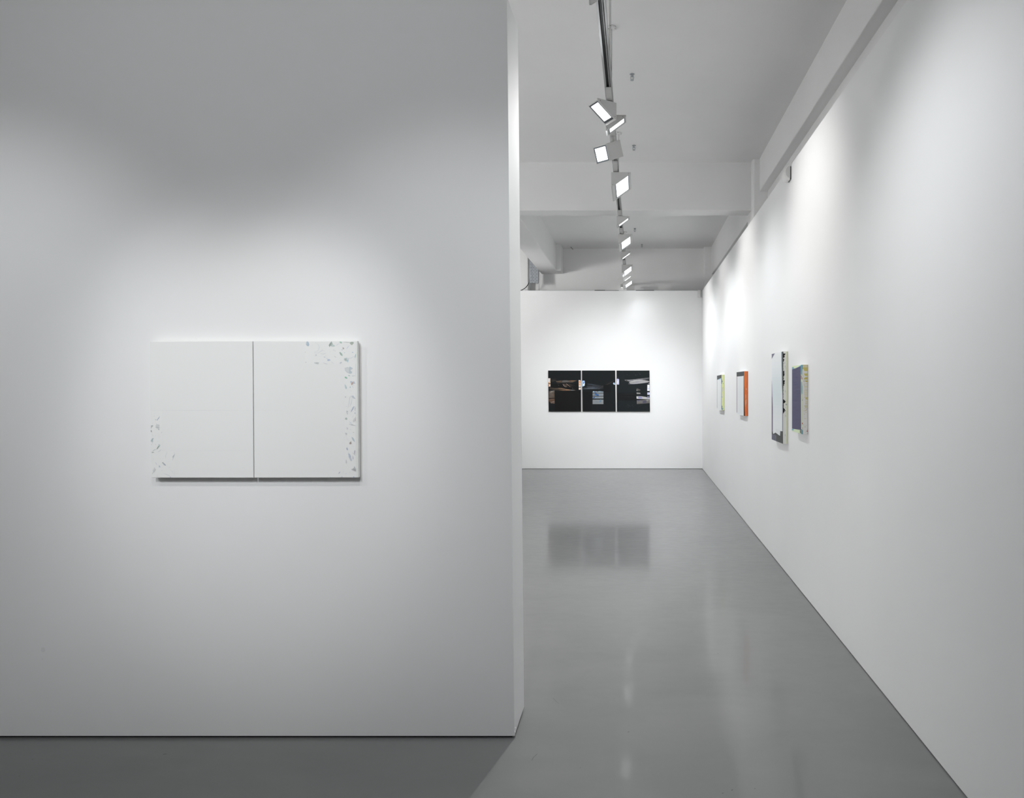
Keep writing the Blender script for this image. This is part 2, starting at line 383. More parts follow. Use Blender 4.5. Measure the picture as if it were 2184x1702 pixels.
p.rect(1530, 125, 2002, 332, 'ececeb'); p.poly([(1898, 332), (2001, 332), (2008, 1386), (1906, 1386)], 'ececeb'); p.rect(1752, 1334, 2008, 1388, 'ececeb')
p.poly([(2006, 125), (2019, 125), (2026, 1384), (2011, 1384)], 'e6e8e2')
p.stroke([(2003, 330), (2003, 450)], 3, 'b9bcc0'); p.stroke([(2004, 600), (2006, 900), (2008, 1300)], 2, 'c3c5c8')
p.stroke([(1046, 766), (1330, 766)], 1.4, 'd5d6d7'); p.stroke([(1056, 1140), (1460, 1139)], 1.0, 'dadbdc'); p.stroke([(1060, 1334), (1740, 1333)], 1.0, 'd8d9da')
p.crop = (620, 700, 9.456)
p.blob(342, 318, 32, 48, -14, 'a9bccb', .1); p.blob(322, 300, 12, 26, -10, 'bacad6', .2)
p.poly([(765, 345), (790, 300), (826, 262), (838, 290), (850, 330), (838, 372), (800, 352), (784, 384)], 'a2aea9')
p.poly([(778, 340), (802, 300), (820, 300), (800, 350), (786, 372)], '7f8a84'); p.poly([(822, 330), (870, 335), (900, 360), (870, 374), (830, 372)], 'bccbc6')
p.blob(1010, 285, 30, 14, 28, 'a8cbbb', .3); p.blob(1012, 296, 16, 7, 20, '8fa698', .3); p.stroke([(1060, 284), (1110, 284), (1180, 290), (1222, 312)], 8, 'aab0ae')
p.poly([(1186, 292), (1232, 276), (1272, 280), (1268, 308), (1240, 342), (1210, 330)], 'a9b3a6'); p.blob(1235, 292, 30, 10, 4, '97a196', .3)
p.stroke([(985, 315), (940, 330), (920, 365)], 8, 'd0d3da'); p.blob(1060, 408, 16, 22, -40, 'b4b0ae', .35); p.blob(1038, 437, 12, 10, 0, 'b4c2cf', .3)
p.stroke([(1178, 352), (1150, 385), (1130, 425)], 9, 'b6c3d6'); p.blob(1018, 522, 44, 20, 55, 'a5c4b8', .15); p.blob(1006, 512, 34, 9, 55, '93a094', .2)
p.blob(1088, 494, 10, 7, 0, 'b7cbd8'); p.blob(1250, 488, 18, 9, 10, 'aec2d8', .3); p.blob(1050, 500, 5, 4, 0, 'aaa')if False else None
p.stroke([(530, 315), (565, 340), (580, 390), (555, 450), (470, 500)], 7, 'd3d6d9'); p.stroke([(470, 500), (560, 500), (640, 440), (700, 470)], 7, 'd2d4d8')
p.stroke([(598, 515), (660, 522), (720, 505)], 8, 'cacdd0'); p.stroke([(620, 470), (640, 430)], 5, 'd0d3d6'); p.blob(512, 545, 14, 16, 0, 'cfd2d4', .3)
p.stroke([(880, 560), (902, 580), (922, 595)], 7, 'b5b8bb'); p.blob(870, 440, 7, 5, 30, 'b5b9bb'); p.blob(896, 456, 8, 5, 60, 'bcbfc1')
p.blob(772, 642, 30, 20, 0, 'b9c5d8', .3); p.blob(735, 610, 10, 8, 0, 'c6cfdb'); p.blob(685, 585, 16, 12, 0, 'd0d4da', .3)
p.blob(528, 706, 46, 20, 6, 'c7c9c9', .3); p.blob(520, 700, 20, 9, 0, 'b5b8b9', .4); p.blob(308, 688, 8, 7, 0, 'a7a9ab'); p.blob(296, 482, 8, 9, 0, 'cfd1d2')
p.stroke([(650, 690), (700, 712), (745, 722)], 10, 'c8ccd3'); p.stroke([(810, 675), (850, 695), (872, 720)], 7, 'd0d3d7')
p.blob(1008, 698, 26, 14, -30, 'c8cbd2', .4); p.blob(1122, 632, 44, 34, 60, 'bccdd0', .45); p.blob(1108, 632, 18, 22, 0, 'aab0a6', .35); p.stroke([(1170, 610), (1158, 650), (1150, 690)], 12, 'a3c5d6')
p.stroke([(1330, 490), (1298, 560), (1210, 605), (1130, 605)], 5, 'c6cdd2'); p.blob(1305, 565, 9, 42, 12, 'b6c9cb', .3); p.stroke([(1345, 470), (1340, 600)], 9, 'dfe5c2')
p.poly([(1088, 800), (1150, 782), (1200, 800), (1205, 870), (1190, 912), (1140, 890), (1095, 850)], 'd0d3d4')
p.poly([(1186, 775), (1235, 800), (1200, 850), (1240, 885), (1222, 915), (1180, 912)], 'b8c5cd'); p.stroke([(1095, 850), (1140, 890), (1190, 915)], 5, 'aab2b8')
p.stroke([(1190, 770), (1215, 790), (1250, 805), (1222, 840)], 10, 'bcc9d4'); p.blob(1116, 998, 32, 15, 28, '86bda1', .2); p.blob(1106, 992, 14, 12, 30, '67ab8a', .2)
p.blob(1176, 955, 16, 10, 30, 'a5c2bb', .4); p.blob(1258, 962, 12, 6, 0, 'b0b9b6'); p.blob(1285, 960, 7, 5, 0, 'a9b6b0')
p.poly([(1200, 1070), (1232, 1066), (1248, 1085), (1282, 1068), (1305, 1120), (1268, 1112), (1245, 1140), (1210, 1110)], 'b4c0cf')
p.blob(1244, 1108, 12, 34, 28, 'c39a82', .25); p.stroke([(1232, 1140), (1250, 1180), (1275, 1205)], 6, 'bcc4d0'); p.stroke([(1250, 1150), (1300, 1165)], 7, 'c5c0c2')
p.blob(1110, 1180, 18, 44, -12, 'c0cfd3', .4); p.blob(1122, 1195, 10, 20, -10, 'a6c0c5', .3); p.stroke([(1130, 1215), (1150, 1255)], 7, 'c5d0d5')
p.blob(1202, 1190, 9, 13, 20, 'a4c3c8', .3); p.blob(1105, 1388, 14, 11, 0, 'c8cacc', .4); p.blob(1214, 1266, 5, 5, 0, 'c5c7c9')
p.stroke([(1225, 1355), (1190, 1400), (1180, 1500), (1160, 1600)], 10, 'd2d4d6'); p.blob(1265, 1390, 46, 20, 50, 'c5cad2', .3)
p.stroke([(1240, 1400), (1225, 1500), (1195, 1590)], 9, 'd0d2d4'); p.stroke([(1280, 1570), (1250, 1620), (1215, 1690)], 14, 'b4bfd4')
p.blob(1298, 1620, 10, 40, 0, 'cccdd0', .3); p.blob(1140, 1680, 14, 12, 0, 'c4c6c7', .5)
p.crop = (690, 860, 8.96)
p.stroke([(588, 55), (560, 100), (525, 165)], 16, 'aab6cd'); p.stroke([(548, 75), (565, 85)], 9, '9aa9c4'); p.blob(604, 185, 9, 14, 0, 'bcc4d6')
p.blob(452, 185, 14, 40, -15, 'ccced0', .45); p.blob(460, 155, 16, 6, 0, 'b3b6b8', .4); p.blob(434, 292, 18, 19, 0, 'a9b8b1', .25); p.blob(448, 294, 7, 9, 0, 'b6cdc8')
p.stroke([(614, 262), (616, 345)], 8, 'c99d93'); p.blob(590, 320, 20, 44, 20, 'd0d0d1', .3); p.stroke([(495, 348), (520, 375), (545, 390)], 10, 'bccbd8')
p.stroke([(490, 395), (535, 412), (612, 425)], 12, 'b4b6b8'); p.blob(545, 412, 24, 6, 5, '9a9d9f', .3); p.blob(455, 480, 22, 12, 60, 'd0d0d2', .4)
p.blob(432, 582, 14, 22, -20, 'c3c4c6', .5); p.blob(578, 558, 8, 5, 0, 'aeb0b3'); p.poly([(538, 640), (572, 662), (592, 700), (602, 745), (568, 716), (548, 685)], 'bcc6cf')
p.blob(572, 695, 12, 24, -25, 'b5c9cf', .2); p.stroke([(430, 620), (460, 700), (500, 735)], 4, 'd0d0d2'); p.blob(514, 762, 22, 30, 20, 'b9b3ab', .35); p.blob(520, 760, 13, 18, 0, '93867c', .25); p.blob(510, 772, 6, 6, 0, 'b98c6b')
p.blob(453, 868, 12, 24, -25, 'a5afc4', .35); p.stroke([(435, 860), (468, 862)], 9, 'a5b3cb'); p.blob(598, 940, 12, 40, 8, 'bfbcc6', .3); p.stroke([(555, 945), (590, 975), (620, 1000)], 9, 'bdbcbf')
p.blob(508, 1020, 20, 75, -18, 'c3c9d4', .3); p.blob(500, 1000, 10, 45, -14, 'b4bdcd', .3); p.blob(565, 1040, 13, 32, -10, 'c5c7d0', .3); p.stroke([(520, 1070), (540, 1100)], 8, 'bcc3d2')
p.blob(436, 1108, 10, 34, 0, 'cfd0d2', .4); p.poly([(532, 1262), (580, 1240), (588, 1200), (612, 1235), (626, 1265), (624, 1305), (585, 1295), (548, 1278)], 'bcbdbe'); p.blob(590, 1268, 30, 14, 35, 'a3a4a5', .3)
p.stroke([(318, 1302), (305, 1325), (290, 1345)], 12, 'b3b7cd'); p.stroke([(385, 1302), (372, 1330)], 8, 'b9bac0'); p.stroke([(445, 1335), (425, 1355)], 9, 'aab4d0')
p.stroke([(515, 1310), (505, 1338)], 7, 'c2c4c6'); p.blob(580, 1412, 14, 12, 0, 'a3b0cf', .35); p.blob(355, 1405, 10, 9, 0, 'c8cad3', .3); p.blob(130, 1415, 18, 5, 0, 'c6ced6', .3)
for k in range(60):
    if k < 25: x, y = random.uniform(425, 610), random.uniform(20, 1400); p.crop = (690, 860, 8.96)
    else: x, y = random.uniform(300, 1300), random.uniform(270, 720); p.crop = (620, 700, 9.456)
    p.blob(x, y, random.uniform(3, 8), random.uniform(2, 4), random.uniform(0, 180), random.choice(['d5d8da', 'cfd3d6', 'd8dbdc', 'c9d2d8']), .4)
p.finish('painted_marks', t, label='green, blue and grey flecks of paint')

# black triptych on the end wall
M_canvas_k = paint('canvas_side', (.62, .58, .55), .8, .01, .1)
YT = YB - .030
def front_t(x, y): return P(x, y, YT)
def trip(x0, x1, x0b, x1b, label):
    t = empty('painting', (P((x0+x1)/2, 880, YB).x, YB, P(0, 878.5, YT).z), label, 'painting', 'black canvases on the end wall')
    c = [(x0, 790.2), (x1, 790.2), (x1b, 877.8), (x0b, 877.8)]
    flat_canvas(c, YT, .022, YB, M_canvas_k, t)
    p = Paint(front_t, (0, -1, 0)); p.poly(c, '181b1d'); return t, p
BR = ['4a4038', '5a4636', '3a332e', '6b5442', '55504a']
t, p = trip(1169.0, 1239.0, 1170.2, 1239.4, 'left black canvas of the triptych with brown and orange strokes')
p.crop = (1165, 785, 17.02)
p.rect(310, 830, 1250, 1570, '151515'); p.rect(150, 570, 1170, 800, '131313')
p.rect(72, 372, 148, 556, 'e4d3c6'); p.poly([(72, 372), (108, 376), (122, 440), (84, 520), (72, 530)], 'e8e8ea'); p.poly([(72, 540), (90, 505), (125, 520), (140, 556), (72, 556)], 'd09a6e'); p.stroke([(110, 380), (112, 420), (128, 500)], 12, 'c99f7c')
p.rect(74, 578, 150, 670, 'd9c3b2'); p.blob(92, 625, 20, 40, 10, 'c48f6b', .25); p.blob(130, 640, 14, 28, 0, 'e6e9f4', .25)
p.streaks([(340, 470), (520, 450), (780, 440), (1040, 445), (1130, 450)], [(400, 545), (560, 530), (760, 520), (960, 520), (1050, 470)], 12, ['55504c', '6b5b4c', '5e5c5a', '7a634e', '4d4742'])
p.blob(690, 480, 140, 34, -2, '5d5b59', .12); p.streaks([(820, 460), (900, 450), (1040, 448)], [(840, 520), (930, 515), (1000, 490)], 7, ['8a6a4c', '7d6552', '6b5644'])
p.streaks([(170, 400), (270, 390), (360, 375)], [(180, 500), (280, 480), (370, 460)], 8, ['352f2b', '3f3a35', '2d2a28'])
p.stroke([(600, 575), (640, 640), (725, 690)], 14, 'b7a596'); p.poly([(610, 575), (660, 570), (770, 640), (760, 680), (715, 690)], '4b413a'); p.stroke([(602, 578), (645, 645), (722, 690)], 8, 'c5b5a6')
p.stroke([(715, 570), (790, 620), (880, 690)], 13, 'a88b74'); p.stroke([(722, 570), (760, 592), (800, 630)], 7, 'c9bbae')
p.stroke([(780, 570), (850, 620), (930, 685)], 8, '6b6056'); p.stroke([(835, 568), (900, 610), (995, 675)], 10, '57504a'); p.stroke([(910, 575), (990, 620), (1070, 660)], 7, '3e3a36')
p.stroke([(420, 580), (450, 640), (480, 645)], 16, '3f3e3c'); p.stroke([(930, 715), (985, 755)], 10, '8a807c'); p.stroke([(1000, 715), (1060, 755)], 6, '4a4542')
p.streaks([(110, 695), (300, 730), (500, 725), (760, 775), (1090, 808)], [(110, 760), (300, 800), (520, 810), (760, 814), (1060, 812)], 16, ['54483e', '6b5a4a', '4a443e', '3a3632'])
p.stroke([(430, 728), (560, 735), (700, 768), (860, 790)], 16, '9b7f63'); p.stroke([(470, 795), (620, 808), (820, 806)], 16, 'a37c5c'); p.blob(780, 798, 80, 12, 0, 'ad7d5d', .2); p.blob(940, 803, 90, 9, 0, '8e8e8e', .2)
p.poly([(100, 830), (300, 815), (304, 1096), (92, 1096)], '4a4038'); p.streaks([(100, 850), (200, 835), (300, 830)], [(95, 1090), (200, 1090), (302, 1092)], 34, ['5f5246', '7a5f4a', '6b6460', '5e4636', '3f3a36', '86827c'])
p.stroke([(140, 890), (200, 845), (300, 825)], 30, '8d8c88'); p.poly([(85, 1125), (304, 1115), (304, 1290), (165, 1276), (92, 1260)], '5a4334')
p.streaks([(90, 1135), (200, 1130), (302, 1128)], [(95, 1250), (200, 1270), (302, 1280)], 18, ['6b4c38', '55443a', '7a6a5e', '4a3a32']); p.poly([(165, 1278), (215, 1220), (302, 1180), (302, 1288)], '75685f'); p.blob(250, 1262, 50, 14, -10, '5e463c', .2)
p.poly([(92, 1205), (145, 1225), (160, 1278), (92, 1262)], '241f1c')
p.poly([(1178, 440), (1235, 440), (1254, 465), (1254, 682), (1182, 682)], 'e4c9b6'); p.blob(1215, 505, 30, 36, 0, 'cf9568', .25); p.blob(1215, 600, 24, 36, 0, 'd3a27d', .25); p.stroke([(1182, 552), (1254, 552)], 10, 'a5714c'); p.blob(1195, 450, 18, 14, 0, 'f0eeec', .2); p.poly([(1185, 660), (1205, 640), (1254, 650), (1254, 682), (1185, 682)], 'ece6e4')
p.rect(1182, 710, 1254, 784, 'e9dcd4'); p.blob(1205, 742, 10, 22, 0, 'dba98c', .3); p.stroke([(1232, 712), (1234, 782)], 10, 'd3bcae')
p.finish('painted_surface', t, M_pigm, 'black paint with brown and white strokes')
t, p = trip(1241.4, 1312.0, 1242.6, 1313.2, 'middle black canvas of the triptych with a grey and blue square')
p.crop = (1165, 785, 17.02)
p.rect(1330, 860, 1640, 1560, '151617'); p.streaks([(1320, 700), (1500, 705), (1700, 700), (1960, 690)], [(1330, 780), (1500, 770), (1700, 770), (1960, 770)], 22, ['6f7478', '5b6066', '878a8c', '4d5257', '3f5878', '4a4b4c'])
p.poly([(1312, 455), (1350, 455), (1392, 462), (1402, 560), (1385, 640), (1340, 668), (1312, 664)], 'cfe0f2'); p.blob(1362, 530, 22, 42, 15, '3f74c4', .35); p.blob(1340, 465, 30, 16, 0, '5a8fd0', .3); p.blob(1380, 600, 16, 44, 0, 'eef5fb', .25); p.blob(1340, 650, 26, 10, 0, '7fb3e0', .3)
p.crop = (1150, 770, 8.4)
p.streaks([(860, 400), (950, 410), (1040, 420), (1145, 440)], [(850, 470), (960, 470), (1050, 500), (1150, 500)], 26, ['34383b', '44494d', '2c3438', '505356', '2a3f5e', '5b5a58'])
p.streaks([(1040, 480), (1090, 440), (1200, 410), (1340, 340)], [(1060, 510), (1120, 500), (1240, 420), (1350, 350)], 9, ['2e2c2b', '38342f', '2a2a2b']); p.rect(1152, 424, 1290, 560, '151617')
for (y0, y1) in ((540, 572), (580, 624), (634, 672), (692, 772)):
    p.rect(957, y0+ (4 if y0 == 540 else 0), 1151, y1, '85898b'); n = 12
    for k in range(n):
        yy = random.uniform(y0+3, y1-3); x0 = random.uniform(960, 1080)
        p.stroke([(x0, yy), (x0+30, yy+random.uniform(-4, 4)), (min(x0+random.uniform(50, 90), 1148), yy)], random.uniform(3, 8), random.choice(['9aa5a9', 'a6a9a8', '6b7f96', '3f5f86', '7b7d7c', '8fb0bf'] if y0 < 690 else ['8a8c8c', '979998', '7b8488', '6b7d8f', '80807c']))
p.blob(1030, 600, 40, 16, 15, '3a5f92', .3); p.blob(1000, 560, 22, 10, 20, '4a6a92', .35); p.blob(1018, 548, 8, 7, 0, 'c9b8a8', .2); p.blob(985, 655, 24, 12, -10, '3f5d86', .3); p.blob(1095, 715, 16, 28, 20, '64809a', .4); p.blob(975, 548, 14, 8, 0, 'b8d2e2', .3)
p.crop = (1275, 785, 17.02)
p.poly([(552, 552), (590, 520), (612, 545), (606, 572), (630, 560), (632, 600), (575, 596)], 'd8e6f4'); p.blob(580, 552, 16, 20, 30, '6fa3dc', .3); p.blob(612, 582, 12, 10, 0, '9fb9dc', .3)
p.finish('painted_surface', t, M_pigm, 'black paint with blue and grey patches')
t, p = trip(1315.0, 1385.2, 1315.8, 1386.2, 'right black canvas of the triptych with a white feathered stroke')
p.crop = (1275, 785, 17.02); p.poly([(685, 92), (1872, 92), (1882, 1570), (695, 1570)], '1b2022'); p.rect(700, 900, 1400, 1180, '17191a')
p.poly([(692, 395), (735, 388), (768, 410), (770, 596), (694, 596)], 'd9daf2'); p.blob(735, 420, 20, 24, 0, 'a4a6dc', .3); p.blob(715, 520, 14, 50, 0, 'f2f3fb', .25); p.blob(742, 560, 20, 22, 0, 'b4b5e2', .3); p.blob(738, 350, 12, 28, 0, '343948', .3)
p.streaks([(960, 425), (1160, 420), (1400, 400), (1640, 370), (1872, 338)], [(1010, 470), (1180, 500), (1400, 470), (1640, 440), (1872, 400)], 26, ['8b8a8c', 'a9a9a9', 'b8b8b8', '77767a', '9a99a4'])
p.streaks([(1180, 430), (1300, 430), (1500, 430), (1700, 440), (1872, 470)], [(1100, 590), (1300, 590), (1440, 575), (1650, 550), (1872, 515)], 34, ['9c9b9b', 'aeadab', 'bab9b6', '7a7880', '8b8aa0', '605c58'])
p.poly([(1130, 520), (1320, 440), (1600, 440), (1840, 478), (1700, 530), (1420, 575), (1200, 570)], 'a6a5a3'); p.blob(1430, 520, 60, 50, 0, '9291a6', .3); p.streaks([(1160, 500), (1400, 450), (1600, 450), (1850, 470)], [(1160, 570), (1400, 570), (1560, 560), (1820, 520)], 26, ['b9b8b6', '9a9894', 'c4c4c2', '85848f', '706c6a'])
p.poly([(1740, 430), (1872, 415), (1872, 445), (1790, 444)], '232629'); p.stroke([(870, 470), (960, 465)], 6, '4f4d4b'); p.blob(1050, 465, 60, 20, 10, '454240', .4)
p.poly([(1820, 572), (1872, 556), (1872, 578)], 'dcdce4'); p.poly([(1800, 610), (1840, 604), (1875, 608), (1880, 830), (1796, 830)], 'eceef8'); p.blob(1840, 752, 26, 36, 0, 'd0d2f0', .25); p.stroke([(1800, 690), (1876, 690)], 10, 'cfd0d4')
p.rect(1798, 886, 1882, 968, 'e0e1f2'); p.blob(1835, 925, 20, 22, 0, '9a9cd0', .5); p.blob(1822, 1030, 16, 10, 0, 'c9cde8', .4); p.blob(1866, 1035, 14, 14, 0, '7c86c4', .3)
p.poly([(1402, 735), (1440, 740), (1560, 790), (1520, 830), (1408, 838)], '4a4846')
for k in range(14): x = random.uniform(1408, 1520); y = random.uniform(745, 830); p.stroke([(x, y), (x+30, y+random.uniform(-6, 10))], 8, random.choice(['8b8986', '6b6866', '3a3836']))
p.blob(1420, 800, 14, 28, 0, '9a9896', .3); p.poly([(1405, 886), (1540, 900), (1552, 935), (1412, 942)], '8a8886'); p.stroke([(1410, 905), (1470, 912), (1540, 925)], 12, 'b5b3b0'); p.stroke([(1430, 960), (1540, 968), (1600, 955)], 6, '55524e'); p.stroke([(1690, 905), (1740, 935)], 6, '44413e')
p.poly([(1402, 1020), (1600, 1028), (1882, 1068), (1884, 1140), (1412, 1116)], 'b0afae'); p.blob(1540, 1070, 78, 38, 10, '8a89b0', .15); p.stroke([(1440, 1030), (1640, 1045), (1860, 1085)], 12, 'c4c3c0'); p.blob(1800, 1085, 40, 18, 10, '8f8eb4', .35); p.blob(1425, 1070, 18, 36, 0, 'd0d0ce', .2)
p.poly([(1412, 1165), (1880, 1155), (1884, 1275), (1416, 1308)], '63605e'); p.streaks([(1415, 1180), (1640, 1175), (1880, 1165)], [(1418, 1300), (1640, 1290), (1882, 1270)], 18, ['6b6866', '5a5754', '76737a', '7d7a76']); p.blob(1700, 1230, 80, 45, -5, '4f4c5c', .2); p.blob(1800, 1175, 60, 14, -5, '9a9896', .25); p.blob(1470, 1185, 44, 18, 0, '5d5a78', .25)
for k in range(24): x = random.uniform(1000, 1780); y = random.choice([random.uniform(160, 340), random.uniform(1320, 1480)]); p.blob(x, y, random.uniform(10, 34), random.uniform(4, 14), random.uniform(-40, 40), random.choice(['2e3134', '34363c', '302f31']), .45)
for k in range(8): y = random.uniform(800, 1150); p.stroke([(random.uniform(750, 1000), y), (1150, y+random.uniform(-10, 10)), (1380, y)], 5, '2b2e2f')
p.finish('painted_surface', t, M_pigm, 'black paint with a white feathered stroke and lilac patches')

# canvases on the right wall: fronts look to the left, near ends look at us
def side_canvas(xf0, xf1, xs, ytop_near, ybot_near, label, T=.042):
    """xf0/xf1: picture x of the front's far and near end; xs: where the near end meets the wall"""
    Xf = XR - T
    Y1 = F*Xf/(xf1-VX); Y0 = F*Xf/(xf0-VX)
    zt = H-(ytop_near-VY)*Y1/F; zb = H-(ybot_near-VY)*Y1/F
    t = empty('painting', (XR, (Y0+Y1)/2, zb), label, 'painting', 'narrow deep-edged canvases on the right wall')
    bm = bmesh.new(); bx(bm, Xf, XR-.001, Y1, Y0, zb, zt); build('canvas', bm, M_canvas_w, t, .001)
    pf = Paint(lambda x, y: PX(x, y, Xf), (-1, 0, 0)); ps = Paint(lambda x, y: P(x, y, Y1), (0, -1, 0))
    return t, pf, ps, (Xf, Y0, Y1, zb, zt)
def fuv(d):  # front face in unit coordinates: u 0 far .. 1 near, v 0 top .. 1 bottom
    Xf, Y0, Y1, zb, zt = d
    return lambda u, v: Vector((Xf, Y0+(Y1-Y0)*u, zt+(zb-zt)*v))
def suv(d):
    Xf, Y0, Y1, zb, zt = d
    return lambda u, v: Vector((Xf+(XR-Xf)*u, Y1, zt+(zb-zt)*v))
# a. tall white canvas with black jagged edge
t, pf, ps, d = side_canvas(1646, 1670.0, 1680, 749.6, 946.6, 'tallest canvas on the right wall, white and pale grey with jagged black edge')
pf.fn = fuv(d); pf.crop = None; ps.fn = suv(d)
pf.rect(0, 0, 1, 1, 'e9ebeb'); 
for q in range(24): pf.rect(.02, .10+.035*q, .86, .135+.035*q, '%02x%02x%02x' % tuple(int(v_ - 16*math.exp(-((q-9)/6)**2)*k_) for v_, k_ in ((233, 1), (236, .6), (237, .5))))
pf.rect(.05, .94, .9, .945, 'e6ebec')
pf.poly([(0, 0), (.30, 0), (0, .058)], '6d6c7e')
pf.poly([(.86, 0), (1, 0), (1, 1), (.97, 1), (.97, .5), (.9, .3), (.87, .15)], '4b5150'); pf.poly([(.86, 0), (.89, 0), (.93, .4), (.95, .9), (.93, .9), (.9, .4)], 'b5c6ca'); pf.rect(.965, .45, 1, .9, '5a5668')
pf.poly([(0, .34), (.03, .36), (.10, .62), (.10, .94), (0, .94)], '5b5369'); pf.poly([(0, .30), (.02, .34), (.05, .5), (0, .5)], '8f7fa6')
pf.poly([(0, .91), (.10, .90), (.14, .93), (.36, .905), (.75, .925), (.78, .87), (1, .865), (1, 1), (0, 1)], '454746'); pf.poly([(0, .94), (.36, .93), (.36, 1), (0, 1)], '5f6070'); pf.poly([(.36, .935), (.42, .94), (.40, 1), (.36, 1)], '75787a')
pf.poly([(.36, .86), (.75, .86), (.76, .915), (.38, .90)], 'e2e5e5')
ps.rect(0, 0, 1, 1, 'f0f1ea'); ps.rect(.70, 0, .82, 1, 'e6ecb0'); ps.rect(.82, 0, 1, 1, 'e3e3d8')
jag = [(0, 0)]; v = .01
edge = [.1, .55, .35, .4, .12, .3, .25, .06, .12, .05, .08, .05, .10, .05, .35, .3, .38, .3, .12, .22, .15, .42, .35, .4, .25, .12, .1, .06, .12, .05, .08, .12, .06, .1, .05]
for i, e in enumerate(edge):
    jag += [(e, v), (max(e-.14, .03), v+.006), (e*.8, v+.011)]; v += .0145
for (u, dv) in ((.06, .01), (.3, .02), (.55, .035), (.3, .05), (.1, .055), (.12, .075), (.1, .10), (.35, .12), (.5, .135), (.22, .15), (.08, .16)):
    jag.append((u, v-.01+dv))
jag.append((0, v+.16)); ps.poly(jag, '0e0e0e')
for k in range(14): ps.blob(random.uniform(.2, .6), random.uniform(.1, .95), .06, random.uniform(.004, .012), 0, random.choice(['d3d4cf', 'd6d8cc', 'cfd0ca']), .4)
ps.blob(.65, .575, .14, .008, 0, 'b9bab6', .4)
pf.finish('painted_front', t); ps.finish('painted_edge', t, label='off-white canvas edge with jagged black paint')
# b. purple canvas
t, pf, ps, d = side_canvas(1689.2, 1711.0, 1721.5, 778.0, 926.0, 'slate purple canvas nearest to us on the right wall, yellow dashed edge')
pf.fn = fuv(d); ps.fn = suv(d)
pf.rect(0, 0, 1, 1, 'd5e2c0'); pf.poly([(0, .02), (.25, .02), (.2, .045), (1, 0), (1, .05), (.9, .05), (0, .06)], '7fa6b5'); pf.poly([(.18, .02), (.75, .005), (.7, .02), (.2, .05)], 'd9e3bd')
pf.poly([(.10, .05), (.88, .02), (.91, .945), (.06, .96), (.04, .055)], '605f76'); pf.rect(0, .05, .07, .96, '5c6584')
for k in range(70):
    v = random.uniform(.04, .93); u0 = random.uniform(.06, .5); pf.stroke([(u0, v), (u0+.2, v+random.uniform(-.006, .006)), (min(u0+.4, .87), v-.004)], random.uniform(.003, .006), random.choice(['5a5970', '66657e', '545470', '6a697f', '5f6280', '625a70']))
pf.poly([(.88, 0), (1, 0), (1, .14), (.92, .14)], '6fa9bb'); pf.poly([(.92, .25), (.97, .24), (.99, .36), (.97, .44), (.93, .4)], '7db5c2'); pf.poly([(.95, .45), (1, .44), (1, .88), (.95, .88)], 'cfdcae'); pf.blob(.94, .18, .03, .03, 0, 'a06a70'); pf.poly([(.93, .93), (1, .93), (1, 1), (.93, 1)], '6fa3b0'); pf.poly([(0, .965), (.2, .955), (.2, .98), (0, .985)], '86b4bd'); pf.poly([(.80, .95), (.91, .945), (.91, .99), (.8, .99)], '85807f')
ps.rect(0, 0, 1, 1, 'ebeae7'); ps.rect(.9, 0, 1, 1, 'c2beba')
def yb(u0, v0, v1, u1=.92, c='d8cd7c'): ps.poly([(u0, v0), (u1, v0), (u1, v1), (u0+.35*(u1-u0), v1)], c)
ps.rect(.05, 0, .92, .012, 'd3c98a'); ps.rect(.05, .017, .92, .03, 'dcd29a'); yb(.05, .035, .09); ps.rect(.02, .035, .5, .06, 'd8cc80'); yb(.25, .125, .16); ps.poly([(.25, .205), (.5, .18), (.92, .178), (.92, .212), (.3, .212)], 'd0c370'); yb(.4, .225, .25, c='cfc47e')
v = .27
while v < .62:
    u0 = random.uniform(.25, .55); ps.rect(u0, v, .92, v+random.uniform(.004, .009), random.choice(['d8cd80', 'd5cc98', 'cfc47a'])); v += random.uniform(.014, .024)
ps.poly([(.45, .485), (.92, .465), (.92, .505)], 'd3c87c')
while v < .97:
    if random.random() < .65: u0 = random.uniform(.2, .6); ps.rect(u0, v, random.uniform(u0+.1, .9), v+.005, random.choice(['d8d08e', 'dcd6a8', 'd6cd80']))
    v += random.uniform(.015, .03)
ps.blob(.3, .225, .14, .012, 40, 'aeb2b4', .3); ps.blob(.3, .235, .06, .008, 0, '7f8488', .3)
ps.stroke([(.55, .57), (.7, .56)], .006, 'a56a6e'); ps.stroke([(.9, .62), (.75, .645), (.55, .665)], .007, 'b4656b'); ps.blob(.02, .845, .07, .012, 0, 'c0504c', .3); ps.blob(.85, .955, .1, .008, 0, 'b04a48', .3); ps.blob(.9, .93, .05, .004, 0, '8f4a48'); ps.blob(.6, .61, .08, .005, 20, 'a9c9b9')
ps.poly([(0, .0), (.08, .0), (.05, .07), (0, .08)], '6fb5c4'); ps.blob(.03, .2, .05, .02, 0, 'b88a8e'); ps.rect(0, .3, .05, .42, '8fc4ce'); ps.rect(0, .5, .04, .52, '4f6f9a'); ps.rect(0, .94, .12, 1, '7ab4be'); ps.rect(0, .90, .08, .93, 'c9a9b8'); ps.blob(.35, .73, .25, .002, 60, '7a7a7c')
for k in range(14): ps.blob(random.uniform(.2, .8), random.uniform(.85, .99), .04, .003, 0, random.choice(['a9a6a2', 'c5b9b9', 'b5b2a8']), .4)
pf.finish('painted_front', t, M_pigm); ps.finish('painted_edge', t, label='off-white canvas edge with yellow dashes')
